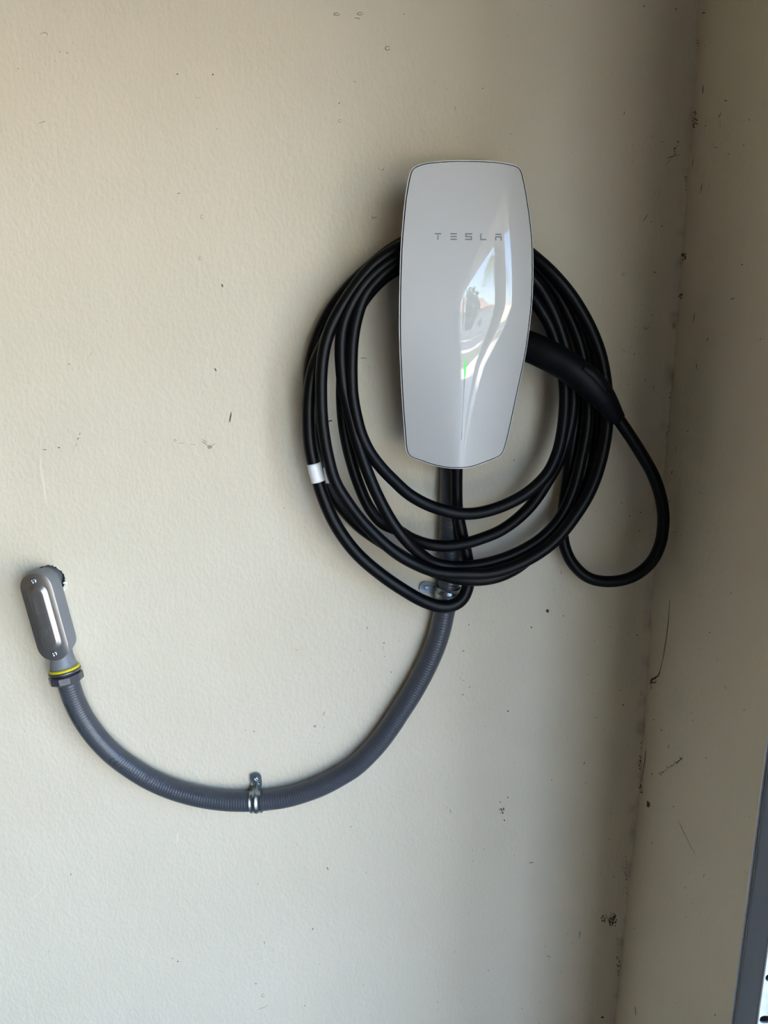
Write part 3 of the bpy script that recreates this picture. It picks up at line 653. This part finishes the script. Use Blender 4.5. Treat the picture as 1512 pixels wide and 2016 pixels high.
# ============================================================ PIPE STRAPS
def strap(name, cx, cy, out_dir, label, tilt=0):
    """one-hole strap: out_dir = unit vector in the wall plane (towards the screw tab)"""
    i = min(range(len(kc)), key=lambda k: (kc[k] - U(cx, cy, .0155)).length)
    c = kc[i]; u = KT[i].copy(); u.y = 0; u.normalize(); o_ = Vector((u.z, 0, -u.x))
    if o_.dot(out_dir) < 0: o_ = -o_
    t = thing(name, label, 'pipe strap', (c.x, 0, c.z), 'one-hole straps holding the grey conduit')
    prof = []   # (sideways, height) of the sheet centre line, from free foot over the pipe to the tab
    R_ = RO + .0006; hc_ = -c.y
    prof.append((-R_ - .0002, .0015)); prof.append((-R_, hc_*.6))
    for k in range(0, 15):
        a = PI - PI*k/14*.97; prof.append((R_*math.cos(a), hc_ + R_*math.sin(a)))
    prof += [(R_ + .0003, hc_*.75), (R_ + .0010, .006), (R_ + .0022, .0035), (R_ + .0042, .0026), (R_ + .0085, .0024), (R_ + .0125, .0024), (R_ + .0165, .0024), (R_ + .0195, .0024), (R_ + .0212, .0024), (R_ + .0222, .0024)]
    W_ = .0082; cols = 13; V = []; Fc = []; n = len(prof)
    for layer in (0, 1):
        for j, (s, h) in enumerate(prof):
            a = prof[max(0, j-1)]; b = prof[min(n-1, j+1)]; tx, th = b[0]-a[0], b[1]-a[1]; q = math.hypot(tx, th) or 1; nx, nh = -th/q, tx/q
            # which way is outward
            if j < 17:
                if nx*s + nh*(h - hc_) < 0: nx, nh = -nx, -nh
            else:
                if nh < 0: nx, nh = -nx, -nh
                if j < 19 and nx < 0: nx, nh = -nx, -nh
            tabf = max(0, (s - (R_ + .0165))/.0058) if j > 20 else 0
            wj = W_*math.sqrt(max(.02, 1 - min(1, tabf)**2))*(1 if j > 20 else .98)
            for k in range(cols):
                x = (k/(cols-1)*2 - 1); rib = 0
                if 2 <= j <= 19: rib = .0016*math.exp(-(x/.28)**2) - .0003*math.exp(-((abs(x) - .55)/.2)**2) + .0006*max(0, abs(x) - .8)/.2
                th_ = .0013*(1 - layer) + rib
                p = c + u*(x*wj) + o_*(s + nx*th_); V.append(Vector((p.x, -(h + nh*th_), p.z)))
    m_ = n*cols
    for j in range(n - 1):
        for k in range(cols - 1):
            a = j*cols + k; Fc.append((a, a+1, a+cols+1, a+cols)); Fc.append((m_+a, m_+a+cols, m_+a+cols+1, m_+a+1))
    for j in range(n - 1):
        for k in (0, cols-1): a = j*cols + k; Fc.append((a, a+cols, m_+a+cols, m_+a))
    for k in range(cols - 1):
        for j in (0, n-1): a = j*cols + k; Fc.append((a, a+1, m_+a+1, m_+a))
    me = bpy.data.meshes.new('band'); me.from_pydata([tuple(p) for p in V], [], Fc)
    bm = bmesh.new(); bm.from_mesh(me); bmesh.ops.recalc_face_normals(bm, faces=bm.faces); bm.to_mesh(me); bm.free()
    bo = link('band', me, M['zinc'], t); me.set_sharp_from_angle(angle=math.radians(40))
    sp_ = c + o_*(R_ + .0125); sp_.y = -.0038
    # washer-like countersink + head
    bm = bmesh.new(); r = bmesh.ops.create_cone(bm, cap_ends=True, segments=28, radius1=.0048, radius2=.0042, depth=.0008)
    q = Vector((0, -1, 0)).to_track_quat('Z', 'Y').to_matrix().to_4x4(); q.translation = sp_; bm.transform(q); wa = bmobj('washer', bm, M['zinc'], t, angle=30)
    screw_head('screw', sp_ + Vector((0, -.0002, 0)), Vector((0, -1, 0)), .0034, t)
    return t
strap('pipe_strap', 505, 1577, Vector((0, 0, 1)), 'shiny zinc strap with upright screw tab at the lowest bend of the grey conduit')
strap('pipe_strap', 881, 1166, Vector((-1, 0, 0)), 'shiny zinc strap with sideways screw tab just below the black cable coil')

# ============================================================ GARAGE DOOR TRACK at the right edge
track = thing('garage_door_track', 'blue-grey vertical garage door track with slotted steel angle by the return wall', 'door track', (XC - .012, -.38, 0))
tx0, tx1 = XC - .009, XC - .024
ya, yb = -.347, -.409
prof = [(tx0 + .001, ya), (tx0, ya - .004), (tx0 - .0012, ya - .009), (tx0 - .004, ya - .022), (tx0 - .008, yb + .024), (tx1 + .0015, yb + .008), (tx1, yb), (tx1 + .001, yb - .002)]
V = []; Fc = []
for z in (0.02, 2.3):
    for x, y in prof: V.append(Vector((x, y, z)))
    for x, y in reversed(prof): V.append(Vector((x + .0018, y + .0004, z)))
n = len(prof)*2
for k in range(n): Fc.append((k, (k+1) % n, n + (k+1) % n, n + k))
Fc += [tuple(range(n)), tuple(range(n, 2*n))]
rl = mesh('rail', V, Fc, M['track'], track); rl.data.set_sharp_from_angle(angle=math.radians(35))
tube('rolled_edge', [Vector((tx0 - .0008, ya + .001, z)) for z in (.02, 1.2, 2.3)], .0017, M['galv'], track, 16)  # lip set in brighter metal, painting in the light along its edge
# slotted leg, square to the return wall
x0, x1 = tx1 + .0005, XC + .02
py_ = yb - .0035
holes = []
for k, pyx in enumerate((1796, 1882, 1925)): pass
def zof(py, px=1500):
    d = ray(px, py); t = (D + py_)/d.y; return (CAM + d*t).z
zs = [zof(1796), zof(1882), zof(1925)]
pit = zs[0] - zs[1]
allz = []
z = zs[0]
while z < 2.2: allz.append(z); z += pit if len(allz) % 2 == 0 else pit*.5
z = zs[1]
seq = [zs[1], zs[2]]
z = zs[2] - pit
while z > .05: seq += [z, z - pit*.5]; z -= pit*1.5
allz += seq
outer = [(x0, .02), (x1, .02), (x1, 2.3), (x0, 2.3)]
def slot(zc, xa, xb, r=.0042):
    pts = []
    for k in range(11): a = -PI/2 + PI*k/10; pts.append((xb - r + r*math.cos(a), zc + r*math.sin(a)))
    for k in range(11): a = PI/2 + PI*k/10; pts.append((xa + r + r*math.cos(a), zc + r*math.sin(a)))
    return pts
sl_ = [slot(z, x0 + .0008, x0 + .0108) for z in sorted(set(allz))]
loops = [outer] + sl_
tri = geometry.tessellate_polygon([[Vector((a, b, 0)) for a, b in q] for q in loops])
flat = [p for q in loops for p in q]; nf = len(flat)
V = [Vector((a, py_, b)) for a, b in flat] + [Vector((a, py_ + .002, b)) for a, b in flat]
Fc = [tuple(t) for t in tri] + [tuple(nf + k for k in reversed(t)) for t in tri]
b = 0
for q in loops:
    m_ = len(q)
    for k in range(m_): Fc.append((b+k, b+(k+1) % m_, nf+b+(k+1) % m_, nf+b+k))
    b += m_
mesh('slotted_angle', V, Fc, M['galv'], track, smooth=False)['label'] = 'bright galvanised slotted angle'

# ============================================================ OUTSIDE, seen in the charger's glossy face
def flat(name, x0, x1, y0, y1, z0, z1, m): return struct(boxo(name, (x0, y0, z0), (x1, y1, z1), m))
flat('ground_driveway', XC + .14, 7.5, -7.5, 6, -.14, -.02, M['drive'])
flat('ground_lawn', -30, 60, -11, -7.5, -.14, -.015, M['grass'])
flat('ground_lawn_side', 7.5, 60, -7.5, 30, -.14, -.015, M['grass'])
flat('ground_sidewalk', -30, 60, -12.4, -11.0, -.14, -.01, M['drive'])
flat('ground_road', -30, 60, -20, -12.4, -.14, -.05, M['road'])
flat('ground_far_sidewalk', -30, 60, -22, -20, -.14, -.01, M['drive'])
flat('ground_far_lawn', -30, 60, -60, -22, -.14, 0, M['grass'])
struct(boxo('added_reflection_post', (XC + .195, -1.06, -.02), (XC + .25, -.93, 2.5), M['bare']))  # unseen post, added to put a dark band into the charger's reflection
def house(x, y, wx, wy, h, rh, label):
    t = thing('house', label, 'house', (x, y, 0))
    boxo('walls', (x - wx/2, y - wy/2, 0), (x + wx/2, y + wy/2, h), M['stucco'], t)
    o = .5; a = [Vector((x + sx*(wx/2 + o), y + sy*(wy/2 + o), h)) for sx, sy in ((-1,-1),(1,-1),(1,1),(-1,1))]
    r = [Vector((x - wx*.2, y, h + rh)), Vector((x + wx*.2, y, h + rh))]
    mesh('roof', a + r, [(0,1,5,4),(1,2,5),(2,3,4,5),(3,0,4),(3,2,1,0)], M['roof'], t, smooth=False)
    for k in (-.3, .05): 
        wf = boxo('window', (x + wx*k, y + wy/2, 1.0), (x + wx*k + 1.6, y + wy/2 + .06, 2.2), M['white'], t)
        boxo('pane', (x + wx*k + .1, y + wy/2 + .04, 1.1), (x + wx*k + 1.5, y + wy/2 + .08, 2.1), M['pane'], wf)
    boxo('garage_door', (x + wx*.27, y + wy/2, 0), (x + wx*.27 + 2.4, y + wy/2 + .07, 2.2), M['white'], t)
house(7.5, -32, 13, 9, 3.0, 1.9, 'pale stucco house with low tile roof across the street, reflected in the charger')
house(24, -31, 13, 9, 3.2, 2.1, 'pale stucco house further along the street, beyond the first one')
def blob_tree(x, y, h, r, label):
    t = thing('street_tree', label, 'tree', (x, y, 0))
    tube('trunk', [Vector((x, y, z)) for z in (0, h*.25, h*.55)], lambda i: (.16, .12, .08)[i], M['bark'], t, 10)
    bm = bmesh.new()
    for k in range(420):
        a = random.random()*2*PI; ph = math.acos(random.uniform(-1, 1)); rr = r*random.random()**.4
        p = Vector((x + rr*math.sin(ph)*math.cos(a), y + rr*math.sin(ph)*math.sin(a), h*.66 + rr*math.cos(ph)*h*.36/r))
        g_ = bmesh.ops.create_icosphere(bm, subdivisions=1, radius=random.uniform(.1, .2)*r/1.6)
        sx, sy, sz = (random.uniform(.4, 1.4) for _ in range(3))
        for v_ in g_['verts']: v_.co = Vector((v_.co.x*sx, v_.co.y*sy, v_.co.z*sz)) + p
    bmobj('crown', bm, M['leaf'], t, smooth=False)
blob_tree(4.4, -20.5, 4.6, 1.7, 'round dark street tree reflected low in the charger face')
def palm(x, y, h, n, ln, label):
    t = thing('palm_tree', label, 'palm tree', (x, y, 0))
    tube('trunk', [Vector((x + .12*math.sin(k*.5), y, h*k/8)) for k in range(9)], lambda i: .22 - .012*i, M['bark'], t, 12)
    for k in range(n):
        a = 2*PI*k/n + random.uniform(-.1, .1); up = random.uniform(.1, .9); pts = []
        for j in range(9):
            u = j/8; d = ln*(u*.75 + .1*u*u); pts.append(Vector((x + math.cos(a)*d*.8, y + math.sin(a)*d*.8, h + ln*(up*u - (up + .75)*u*u*1.05))))
        V = []; Fc = []
        for j in range(1, 9):
            for q in range(10):
                u = (j - 1 + q/10)/8; p = pts[j-1].lerp(pts[j], q/10); tg = (pts[j] - pts[j-1]).normalized()
                s_ = tg.cross(Vector((0, 0, 1))).normalized(); L = ln*.27*math.sin(PI*min(1, u*.85 + .12))
                for sg in (-1, 1):
                    b = len(V); e = p + s_*sg*L*.7 + tg*L*.35 + Vector((0, 0, -L*.75)); V += [p, p + tg*.022, e]; Fc.append((b, b+1, b+2))
        mesh('frond', V, Fc, M['frond'], t, smooth=False)
palm(5.5, -11.6, 5.4, 15, 3.1, 'tall palm with drooping fronds, reflected in the upper charger face')
palm(2.6, -24.0, 7.6, 16, 2.8, 'distant palm beyond the street tree, seen faintly in the reflection')
lamp = thing('street_lamp', 'dark iron street lamp with curved arm, reflected at the left of the bright patch', 'street lamp', (1.75, -13.9, 0))
tube('pole', [Vector((1.55, -13.9, z)) for z in (0, .3, .5, 3.2)], lambda i: (.12, .10, .06, .05)[i], M['iron'], lamp, 12)
arc = [Vector((1.55 + .16*(1 - math.cos(a)), -13.9, 3.2 + .2*math.sin(a))) for a in [PI*k/10*1.05 for k in range(11)]]
tube('arm', arc, .035, M['iron'], lamp, 8)
tube('lantern', [Vector((1.87, -13.9, z)) for z in (3.16, 3.06, 2.98, 2.95, 2.55, 2.5)], lambda i: (.03, .08, .24, .2, .14, .03)[i], M['lampglass'], lamp, 8)
bsh = thing('flowering_bush', 'pink flowering bush by the driveway edge', 'bush', (6.2, -5.2, 0)); bm = bmesh.new(); bf = bmesh.new()
for k in range(260):
    a = random.random()*2*PI; ph = math.acos(random.uniform(0, 1)); rr = .75
    p = Vector((6.2 + rr*math.sin(ph)*math.cos(a), -5.2 + rr*math.sin(ph)*math.sin(a), .1 + rr*1.2*math.cos(ph)))
    q = bf if k % 3 == 0 else bm
    g_ = bmesh.ops.create_icosphere(q, subdivisions=1, radius=random.uniform(.06, .13))
    for v_ in g_['verts']: v_.co += p
bmobj('leaves', bm, M['leaf'], bsh); bmobj('blossoms', bf, M['flower'], bsh)
